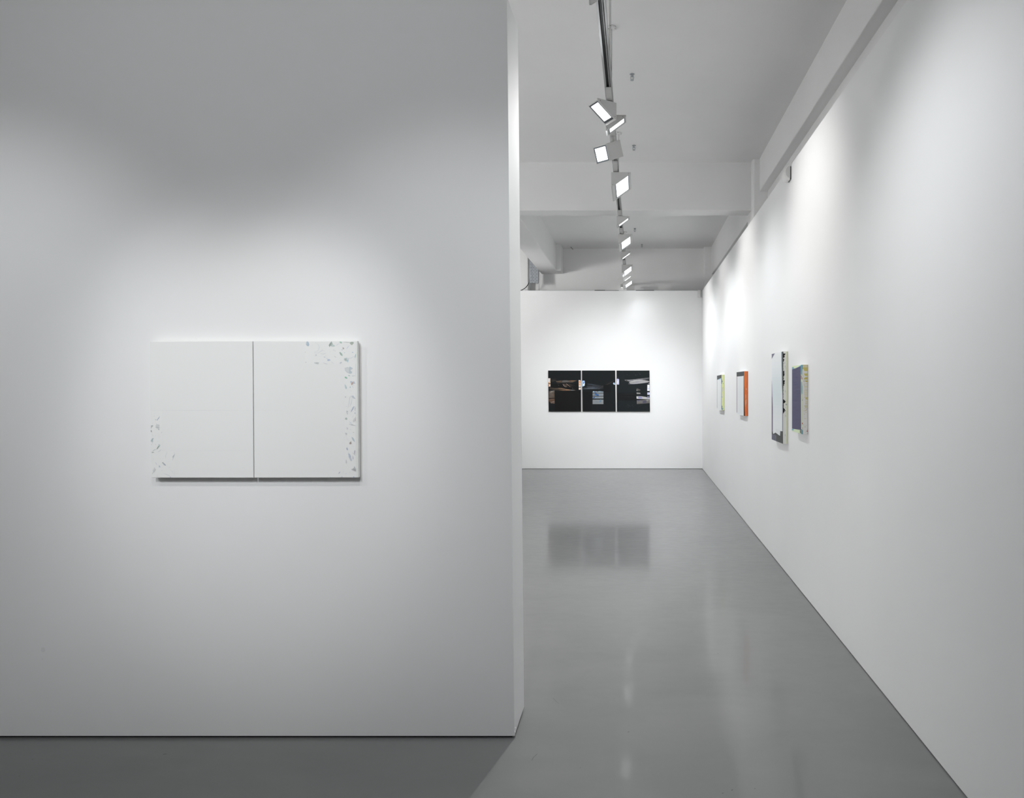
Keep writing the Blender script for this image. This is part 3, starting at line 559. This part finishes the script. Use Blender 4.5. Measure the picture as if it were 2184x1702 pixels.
# c. orange edged canvas
t, pf, ps, d = side_canvas(1571.0, 1587.2, 1595, 791.8, 887.3, 'white canvas with black bars and bright orange edge on the right wall')
pf.fn = fuv(d); ps.fn = suv(d)
pf.rect(0, 0, 1, 1, 'e3e5e6'); pf.rect(0, 0, 1, .105, '3c3f3f'); pf.rect(0, .1, .08, .965, '8d858b'); pf.rect(.88, .1, 1, 1, 'ececeb'); pf.rect(.93, .1, 1, 1, '3a3434')
for k in range(20): u = random.uniform(.12, .85); pf.rect(u, .12, u+.02, .96, random.choice(['e0e2e4', 'e7e8e9', 'dcdfe1']))
ps.rect(0, 0, 1, 1, 'e07a42'); ps.rect(.02, 0, .3, .7, 'e8824a'); ps.rect(.8, 0, .9, 1, 'd4693a')
for k in range(26): u = random.uniform(.05, .85); v = random.uniform(0, .8); ps.rect(u, v, u+.07, v+random.uniform(.1, .25), random.choice(['e38b54', 'dd7540', 'e87f48', 'e2875a']))
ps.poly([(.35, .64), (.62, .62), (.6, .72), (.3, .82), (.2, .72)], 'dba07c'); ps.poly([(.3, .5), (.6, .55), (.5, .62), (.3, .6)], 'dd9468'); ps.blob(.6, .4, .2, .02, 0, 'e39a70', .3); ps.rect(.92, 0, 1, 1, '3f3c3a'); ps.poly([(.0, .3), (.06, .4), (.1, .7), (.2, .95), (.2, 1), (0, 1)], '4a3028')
pf.finish('painted_front', t); ps.finish('painted_edge', t, label='orange painted canvas edge')
# d. green edged canvas
t, pf, ps, d = side_canvas(1529.2, 1538.9, 1544.7, 799.2, 875.3, 'farthest canvas on the right wall, black topped with lime and blue edge')
pf.fn = fuv(d); ps.fn = suv(d)
pf.rect(0, 0, 1, 1, 'e4e6e6'); pf.poly([(0, .015), (1, 0), (1, .09), (0, .14)], '37393b'); pf.poly([(.3, .128), (1, .088), (1, .125), (.35, .14)], 'a5cfe6'); pf.rect(0, .13, .09, .97, 'a9a8aa'); pf.poly([(.95, .09), (1, .09), (1, .97), (.92, .97)], '9fa3a6'); pf.rect(.93, .1, 1, .25, '3f4a55')
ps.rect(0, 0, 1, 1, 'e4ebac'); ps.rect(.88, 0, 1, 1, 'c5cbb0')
for (u, v, a, b_) in ((.15, .18, .14, .04), (.3, .19, .1, .012), (.1, .23, .08, .03), (.25, .63, .28, .006), (.15, .9, .15, .04), (.3, .96, .25, .025), (.45, .03, .12, .006), (.6, .25, .12, .008), (.05, .62, .06, .02), (.08, .95, .1, .04)): ps.blob(u, v, a, b_, 0, random.choice(['7f9fae', '8fafb8', '6f94ab']), .35)
for k in range(12): ps.blob(random.uniform(.2, .8), random.uniform(.3, .9), .12, .03, 0, random.choice(['dcd9c4', 'd5d9b4', 'e0e0c8']), .3)
ps.rect(0, .1, .05, 1, '8a9aa0')
pf.finish('painted_front', t); ps.finish('painted_edge', t, label='lime green canvas edge splashed with blue')

# ------------------------------------------------------------------ track
TX, HT = -.173, 1.92      # track centre and underside height above the eye
ZT = H + HT
t = empty('light_track', (TX, 6.9, ZT+.04), 'long grey suspended lighting track with dark slot under the ceiling', 'track')
bm = bmesh.new()
y0, y1 = -1.5, 13.5
bx(bm, TX-.025, TX-.013, y0, y1, ZT, ZT+.036); bx(bm, TX+.005, TX+.009, y0, y1, ZT, ZT+.036)
bx(bm, TX+.013, TX+.024, y0, y1, ZT+.004, ZT+.036); bx(bm, TX-.025, TX+.024, y0, y1, ZT+.030, ZT+.040)
build('channel', bm, M_track, t, .0008)
bm = bmesh.new(); bx(bm, TX-.0129, TX+.0049, y0+.01, y1-.01, ZT+.014, ZT+.0299); bx(bm, TX+.0091, TX+.0129, y0+.01, y1-.01, ZT+.016, ZT+.0299)
build('conductor_strip', bm, M_dark, t)
for yy in (3.15, 6.05, 8.95, 11.9):
    bm = bmesh.new(); bx(bm, TX-.027, TX+.026, yy-.03, yy+.03, ZT-.002, ZT+.042)
    build('track_joiner', bm, M_track, t, .001)

# ------------------------------------------------------------------ lamps
def adapter(par, ya, yb_, stem_x, stem_y, ztop):
    bm = bmesh.new(); bx(bm, TX-.018, TX+.018, ya, yb_, ZT-.022, ZT-.001)
    bx(bm, TX-.019, TX+.019, ya+.05, ya+.056, ZT-.0225, ZT-.0005); bx(bm, TX-.019, TX+.019, ya+.12, ya+.124, ZT-.0225, ZT-.0005)
    a = build('adapter', bm, M_lampbody, par, .002)
    bm = bmesh.new(); tube(bm, [(stem_x, stem_y, ZT-.0225), (stem_x, stem_y, ztop-.002)], .017, 16)
    build('stem', bm, M_lampbody, a)
def wedge(cx, cy, rz, wd, ht, L, kind, label, watt, htop=1.89, spread=140, ad=.22, light=True):
    """wedge floodlight: triangular ends, open face on the slope. cy = middle of its length"""
    z = H + htop
    t = empty('track_floodlight' if kind == 'A' else 'track_spotlight', (cx, cy, z), label, 'spotlight', 'wedge shaped lamps along the lighting track', 0)
    R = Matrix.Translation((cx, cy, z)) @ Matrix.Rotation(rz, 4, 'Z')
    A, Bq, Cq = Vector((-wd/2, 0, 0)), Vector((wd/2, 0, 0)), Vector((-wd/2, 0, -ht))
    lip = .012
    Bl = Vector((wd/2, 0, -lip)); Cl = Vector((-wd/2+lip*.8, 0, -ht))
    hyp = (Bl - Cl); hl = hyp.length; hu = hyp/hl; n = Vector((hu.z*-1, 0, hu.x)) * -1
    if n.z > 0: n = -n
    yv = Vector((0, 1, 0))
    def fin(o):
        for v in o.data.vertices: v.co = R @ v.co
        o.data.update()
    th = .003
    # housing: end plates, back plates and a frame round the open face
    bm = bmesh.new()
    for s in (-1, 1):
        y = s*L/2 - (th if s > 0 else 0)
        prism(bm, [q + yv*y for q in (A, Bq, Bl, Cl, Cq)], (0, th, 0))
    bx(bm, -wd/2, wd/2, -L/2+th, L/2-th, -th, 0); bx(bm, -wd/2, -wd/2+th, -L/2+th, L/2-th, -ht, -th)
    bx(bm, -wd/2+th, Cl.x, -L/2+th, L/2-th, -ht, -ht+th); bx(bm, wd/2-th, wd/2, -L/2+th, L/2-th, -lip, -th)
    fr = .13*hl if kind == 'A' else .05*hl; fr2 = .10*hl if kind == 'A' else .04*hl
    def slab(bm, u0, u1, ya, yb_, d0, d1, mi=0):
        q = [Cl + hu*u + n*dd for u in (u0, u1) for dd in (d0, d1)]
        prism(bm, [q[0]+yv*ya, q[1]+yv*ya, q[3]+yv*ya, q[2]+yv*ya], (0, yb_-ya, 0), mi)
    e = L/2-th; er = .03 if kind == 'A' else .008
    slab(bm, 0, fr, -e, e, -th, 0); slab(bm, hl-fr2, hl, -e, e, -th, 0)
    slab(bm, fr, hl-fr2, e-er, e, -th, 0)
    hs = build('housing', bm, M_lampbody, None); 
    # dark bezel
    bm = bmesh.new(); bz = .014 if kind == 'A' else .016
    i0, i1, ya, yb_ = fr, hl-fr2, -e+ (.002), e-er
    slab(bm, i0, i0+bz, ya, yb_, -.006, -.001); slab(bm, i1-bz*.6, i1, ya, yb_, -.006, -.001)
    slab(bm, i0+bz, i1-bz*.6, ya, ya+(bz if kind == 'A' else .007), -.006, -.001); slab(bm, i0+bz, i1-bz*.6, yb_-bz*.5, yb_, -.006, -.001)
    bz_o = build('reflector_rim', bm, M_bezel, None)
    bm = bmesh.new(); l0, l1, lya, lyb = i0+bz, i1-bz*.6, ya+(bz if kind == 'A' else .007), yb_-bz*.5
    slab(bm, l0, l1, lya, lyb, -.010, -.005)
    ln = build('lens', bm, M_led if kind == 'A' else M_hal, None)
    scs = []
    for s in (-1, 1):
        for (u, v) in ((-wd/2+.012, -ht+.018), (wd/2-.022, -.012)):
            bm = bmesh.new(); tube(bm, [(u, s*(L/2-.001), v), (u, s*(L/2+.0015), v)], .003, 8)
            scs.append(build('screw', bm, M_rod, None))
    for o in [hs, bz_o, ln] + scs:
        fin(o); o.parent = t; o.matrix_parent_inverse = t.matrix_world.inverted()
    hs.modifiers.new('b', 'BEVEL').width = .0008
    ln['label'] = 'glowing white lens'
    if light:
        c = R @ (Cl + hu*((l0+l1)/2) + n*.006 + yv*((lya+lyb)/2)); dr = R.to_3x3() @ n
        if kind == 'A': spot(watt, c, Vector((XR, cy if cy > 4 else 2.62, 0.5)), W[watt], 120, 1.0, .018, COOL)
        elif watt == 'back': spot(watt, c, c+dr, W[watt], 140, 1.0, .018, WARM)
        else: spot(watt, c, Vector((XR, cy, 2.75)), W[watt], 78, 1.0, .018, WARM)
    near = cy - (L/2*abs(math.cos(rz)) + wd/2*abs(math.sin(rz)))
    adapter(t, near-ad, near+.10, TX, max(near+.06, cy-.06) if kind == 'A' else cy, z)
    return t
LA = .50
def dA(dy): return 1.89*F/dy
for i_, (yn, lab) in enumerate(((2.76, 'large wedge floodlight cut off by the top of the picture'),
                  (dA(455), 'largest fully visible wedge floodlight with a glowing square face, below the square lamp'),
                  (dA(322.6), 'wedge floodlight with wide glowing face just beyond the cross beam'),
                  (dA(257.8), 'wide floodlight with glowing face, below the thin strip lamp near the end wall'),
                  (dA(226.5), 'last wedge floodlight with glowing face at the far end of the track'))):
    Lx = LA if yn < 12 else .42
    wedge(-.1265, yn+Lx/2, 0, .173, .128, Lx, 'A', lab, 'A%d' % i_)
for i_, (yn, lab) in enumerate(((dA(577), 'slim wedge spotlight under the leftward lamp, lit edge facing right'),
                  (dA(361), 'slim wedge spotlight at the cross beam with a thin bright strip'),
                  (dA(285.6), 'slim wedge spotlight with thin bright strip between two wide floodlights'),
                  (12.03, 'slim wedge spotlight near the track end, its lens hidden, dark lower edge'))):
    wedge(-.136, yn+.055, 0, .142, .110, .11, 'B', lab, 'B%d' % i_, ad=.16)
wedge(-.222, 4.715, PI+math.radians(34), .148, .112, .125, 'B', 'glaring lamp turned toward the left and the camera, topmost complete lamp', 'back', ad=.10)
# square led lamp
t = empty('led_projector', P(1300, 320, 5.35), 'white box lamp with square glaring light face pointing left', 'spotlight', 'wedge shaped lamps along the lighting track')
del t['group']
Ac = P(1264.4, 314.9, 5.30)
u = Vector((.103, -.084, 0)); v = Vector((.026, .046, -.112)); nn = u.cross(v).normalized()
if nn.y > 0: nn = -nn
back = -nn*.17
bm = bmesh.new(); c = [Ac, Ac+u, Ac+u+v, Ac+v]
prism(bm, [q - nn*.006 for q in c], back)
for a_, b_ in ((0, 1), (1, 2), (2, 3), (3, 0)):
    pa, pb = c[a_], c[b_]; cen = sum(c, Vector())/4
    ia, ib = pa+(cen-pa)*.06, pb+(cen-pb)*.06
    prism(bm, [pa-nn*.006, pb-nn*.006, ib-nn*.006, ia-nn*.006], nn*.006)
build('housing', bm, M_lampbody, t, .0015)
bm = bmesh.new(); cen = sum(c, Vector())/4
prism(bm, [q+(cen-q)*.07-nn*.0058 for q in c], nn*.003); build('reflector_rim', bm, M_bezel, t)
bm = bmesh.new(); o_ = build('lens', (lambda b: (prism(b, [q+(cen-q)*.24-nn*.0026 for q in c], nn*.002), b)[1])(bm), M_led, t); o_['label'] = 'glowing square lens'
spot('led', cen+nn*.006, cen+nn, W['led'], 130, 1.0, .02, COOL)
adapter(t, 5.22, 5.55, TX, 5.36, 3.405)
# lamps turned to the end wall: we see their backs
def backlamp(x0, x1, y0, y1, D, label, watt):
    a_, b_ = P(x0, y0, D), P(x1, y1, D)
    t = empty('track_spotlight', ((a_.x+b_.x)/2, D, a_.z), label, 'spotlight', 'wedge shaped lamps along the lighting track')
    bm = bmesh.new(); w_ = b_.x-a_.x; h_ = a_.z-b_.z
    prism(bm, [Vector((a_.x+.0, D, a_.z)), Vector((a_.x-.004, D+.10, a_.z+.01)), Vector((a_.x-.004, D+.14, a_.z-h_*.2)), Vector((a_.x, D+.02, b_.z))], (w_, 0, 0))
    bx(bm, a_.x+w_*.1, b_.x-w_*.1, D-.004, D, b_.z+h_*.3, b_.z+h_*.34)
    build('housing', bm, M_lampbody, t, .001)
    bm = bmesh.new(); q0 = Vector((a_.x+.01, D+.032, b_.z+.006)); 
    prism(bm, [Vector((a_.x+.01, D+.135, a_.z-h_*.2-.006)), Vector((b_.x-.01, D+.135, a_.z-h_*.2-.006)), Vector((b_.x-.01, D+.03, b_.z)), Vector((a_.x+.01, D+.03, b_.z))], (0, .002, -.002))
    o = build('lens', bm, M_hal, t)
    bm = bmesh.new(); cx_ = (a_.x+b_.x)/2; tx_ = TX+.012 if cx_ > TX else TX-.012; tube(bm, [(tx_, D+.05, ZT-.001), (tx_, D+.05, a_.z+.022), (cx_, D+.05, a_.z+.018), (cx_, D+.05, a_.z+.001)], .008, 10); build('stem', bm, M_lampbody, t)
    return t
backlamp(1336.6, 1353.5, 608.5, 621.2, 13.22, 'grey lamp back turned to the end wall, lowest at the track end', 0)
backlamp(1323.6, 1329.0, 606.3, 612.8, 13.38, 'tiny grey lamp back poking out left at the track end', 0)

# ------------------------------------------------------------------ suspension roses and cables
def rose(Y, label):
    t = empty('ceiling_rose', (TX, Y, CZ), label, 'ceiling rose', 'round cable roses holding the lighting track')
    bm = bmesh.new(); tube(bm, [(TX, Y, CZ), (TX, Y, CZ-.013), (TX, Y, CZ-.016)], [.032, .032, .029], 32)
    cpy = build('canopy', bm, M_plastic, t)
    for s in (-1, 1):
        bm = bmesh.new(); tube(bm, [(TX+s*.024, Y-.008, CZ-.0155), (TX+s*.024, Y-.008, CZ-.0175)], .003, 8); build('screw', bm, M_dark, cpy)
    bm = bmesh.new(); tube(bm, [(TX-.008, Y-.0305, CZ-.006), (TX-.008, Y-.034, CZ-.006)], .0035, 8); build('screw', bm, M_dark, cpy)
    bm = bmesh.new(); tube(bm, [(TX, Y, CZ-.016), (TX, Y, ZT+.06)], .0016, 8); build('cable', bm, M_rod, t)
    bm = bmesh.new(); tube(bm, [(TX, Y, ZT+.06), (TX, Y, ZT+.0405)], .006, 10); build('gripper', bm, M_track, t)
rose(5.18, 'round white ceiling rose near the top of the picture, nearest the viewer')
rose(7.35, 'ceiling rose half hidden between the slim rightward lamp and the square lamp')
rose(9.7, 'ceiling rose just beyond the cross beam, mostly behind a floodlight')
rose(12.1, 'small far ceiling rose seen near the end of the track')
bm = bmesh.new()
for dx in (-.0035, .0035): tube(bm, [(-.165+dx, 4.6, CZ), (-.165+dx, 4.6, ZT+.35), (-.160+dx, 4.6, ZT+.15), (TX+.01+dx, 4.6, ZT+.0405)], .0016, 8)
tag(build('power_cord', bm, M_rod), 'thin twin feed cord dropping from ceiling onto the track', 'cord')
# ------------------------------------------------------------------ sprinklers
def sprinkler(px, py, label):
    Y = 2.64*F/(VY-py); X = (px-VX)*Y/F
    t = empty('sprinkler_head', (X, Y, CZ), label, 'sprinkler', 'fire sprinklers on the ceiling')
    bm = bmesh.new(); tube(bm, [(X, Y, CZ), (X, Y, CZ-.004), (X, Y, CZ-.006)], [.021, .021, .014], 20); build('escutcheon', bm, M_steel, t)
    bm = bmesh.new(); tube(bm, [(X, Y, CZ-.006), (X, Y, CZ-.020)], .011, 12)
    for s in (-1, 1): tube(bm, [(X+s*.010, Y, CZ-.018), (X+s*.014, Y, CZ-.03), (X+s*.011, Y, CZ-.044), (X, Y, CZ-.051)], .003, 8)
    fr = build('frame', bm, M_steel, t)
    bm = bmesh.new(); tube(bm, [(X, Y, CZ-.020), (X, Y, CZ-.048)], .0028, 8); build('glass_bulb', bm, M_chrome, t)
    bm = bmesh.new(); tube(bm, [(X, Y, CZ-.051), (X, Y, CZ-.054)], .015, 16); build('deflector', bm, M_steel, t)
sprinkler(1348, 158, 'steel sprinkler head nearest the viewer, right of the track')
sprinkler(1352, 310, 'sprinkler head in front of the cross beam, right of the square lamp')
sprinkler(1354, 487, 'small sprinkler head just beyond the cross beam')
sprinkler(1369, 521, 'farthest tiny sprinkler head close to the end wall')
bm = bmesh.new(); a_, b_ = P(1217.3, 525.5, 13.40), P(1222, 532, 13.5)
a_.z = CZ; tube(bm, [a_, a_+Vector((.005, 0, -.01)), b_], .004, 8)
tag(build('wire_stub', bm, M_black), 'short black wire end poking from the far ceiling edge', 'wire')

# ------------------------------------------------------------------ alarm sounder on the right wall
yc = 5.66; zc = H + 1.70
t = empty('alarm_sounder', (XR, yc, zc), 'half-round grey alarm sounder at the top of the right wall', 'alarm')
bm = bmesh.new(); bx(bm, XR-.008, XR-.0005, yc-.045, yc+.045, zc-.053, zc+.05); build('back_plate', bm, M_dark, t, .002)
def dprof(r0, dep, hh, n=22): return [Vector((XR-.009-dep*math.sin(PI*k/n)**.75, 0, zc + hh*math.cos(PI*k/n))) for k in range(n+1)]
bm = bmesh.new(); pr = dprof(0, .050, .060); prism(bm, [q+Vector((0, yc-.05, 0)) for q in pr], (0, .10, 0)); build('cover', bm, M_plastic, t, .006)
bm = bmesh.new(); pr = dprof(0, .035, .046); prism(bm, [q+Vector((0, yc-.0525, .004)) for q in pr], (0, .003, 0)); build('side_panel', bm, M_lampbody, t, .001)
# small detector in the far corner
t = empty('motion_detector', P(1492, 635, YB-.01), 'small white detector in the top right corner of the end wall', 'detector')
a_, b_ = P(1488.3, 619, YB-.03), P(1495.6, 634.5, YB-.03)
bm = bmesh.new(); prism(bm, [Vector((a_.x, YB-.001, a_.z)), Vector((a_.x, YB-.03, a_.z)), Vector((a_.x, YB-.055, a_.z-.05)), Vector((a_.x, YB-.045, b_.z)), Vector((a_.x, YB-.001, b_.z))], (b_.x-a_.x-.012, 0, 0)); build('cover', bm, M_plastic, t, .006)
bm = bmesh.new(); bx(bm, b_.x-.012, b_.x, YB-.03, YB-.001, b_.z+.01, a_.z-.006); build('bracket', bm, M_lampbody, t)
bm = bmesh.new(); bx(bm, a_.x+.01, b_.x-.02, YB-.0565, YB-.05, b_.z+.03, b_.z+.07); build('lens_window', bm, M_plastic, t)

# ------------------------------------------------------------------ perforated cable tray in the far left
YTR = 13.16
xl, xr_ = (1129.3-VX)*YTR/F, (1147.6-VX)*YTR/F; zb_ = H + (822-604)/F*YTR
t = empty('cable_tray', ((xl+xr_)/2, YTR, zb_), 'perforated steel cable tray hanging vertically in the far left corner', 'cable tray')
wt = xr_-xl; per = .061
xs = [0, wt*.04]; holes_x = []
for k in range(7): 
    c0 = wt*(.09 + k*.137); xs += [c0-.0028, c0+.0028]; holes_x.append((c0-.0028, c0+.0028))
xs.append(wt); 
big = [(wt*.30-.007, wt*.30+.007), (wt*.66-.007, wt*.66+.007)]
xs += [q for b2 in big for q in b2]; xs = sorted(set(round(q, 5) for q in xs))
zs = []; rows = []
z = .012
while z < .62:
    rows.append((z, z+.009, 'big')); rows.append((z+.028, z+.043, 'slot')); z += per
zs = [0] + [q for r_ in rows for q in r_[:2]] + [.66]
bm = bmesh.new(); grid = {}
def gv(i, j):
    if (i, j) not in grid: grid[(i, j)] = bm.verts.new((xl+xs[i], YTR, zb_+zs[j]))
    return grid[(i, j)]
for j in range(len(zs)-1):
    kind = next((r_[2] for r_ in rows if abs(r_[0]-zs[j]) < 1e-6), None)
    for i in range(len(xs)-1):
        mid = (xs[i]+xs[i+1])/2
        hole = (kind == 'slot' and any(a <= mid <= b2 for a, b2 in holes_x)) or (kind == 'big' and any(a <= mid <= b2 for a, b2 in big))
        if not hole: bm.faces.new((gv(i, j), gv(i+1, j), gv(i+1, j+1), gv(i, j+1)))
bx(bm, xl-.003, xl, YTR, YTR+.05, zb_, zb_+.66); bx(bm, xr_, xr_+.003, YTR, YTR+.05, zb_, zb_+.66)
build('perforated_plate', bm, M_tray, t)
for k in range(5):
    bm = bmesh.new(); xx = xl+.022+k*.031; tube(bm, [(xx, YTR+.025, zb_-.002), (xx, YTR+.025, zb_+.65)], .013, 8)
    build('cable', bm, M_black, t)  # black bundle added inside so the tray holes read dark
for pxx in (1131.2, 1149.5):
    bm = bmesh.new(); xx = (pxx-VX)*(YTR+.02)/F; tube(bm, [(xx, YTR+.02, H+1.70), (xx, YTR+.02, zb_+.3)], .003 if pxx < 1140 else .005, 8)
    build('hanging_rod', bm, M_steel, t)
bm = bmesh.new(); cp = [(1129.6, 594), (1129, 601), (1126, 607.5), (1121.5, 613), (1116, 617), (1108, 621)]
tube(bm, [P(x, y, 13.17) for x, y in cp], .008, 8)
tag(build('electric_cable', bm, M_black), 'thick black cable curving down beside the perforated tray', 'cable')
bm = bmesh.new(); cp = [(1129, 606), (1128.5, 612), (1126, 617), (1121, 618), (1117, 616)]
tube(bm, [P(x, y, 13.18) for x, y in cp], .003, 8)
tag(build('electric_wire', bm, M_steel), 'thin grey wire looping below the black cable', 'wire')
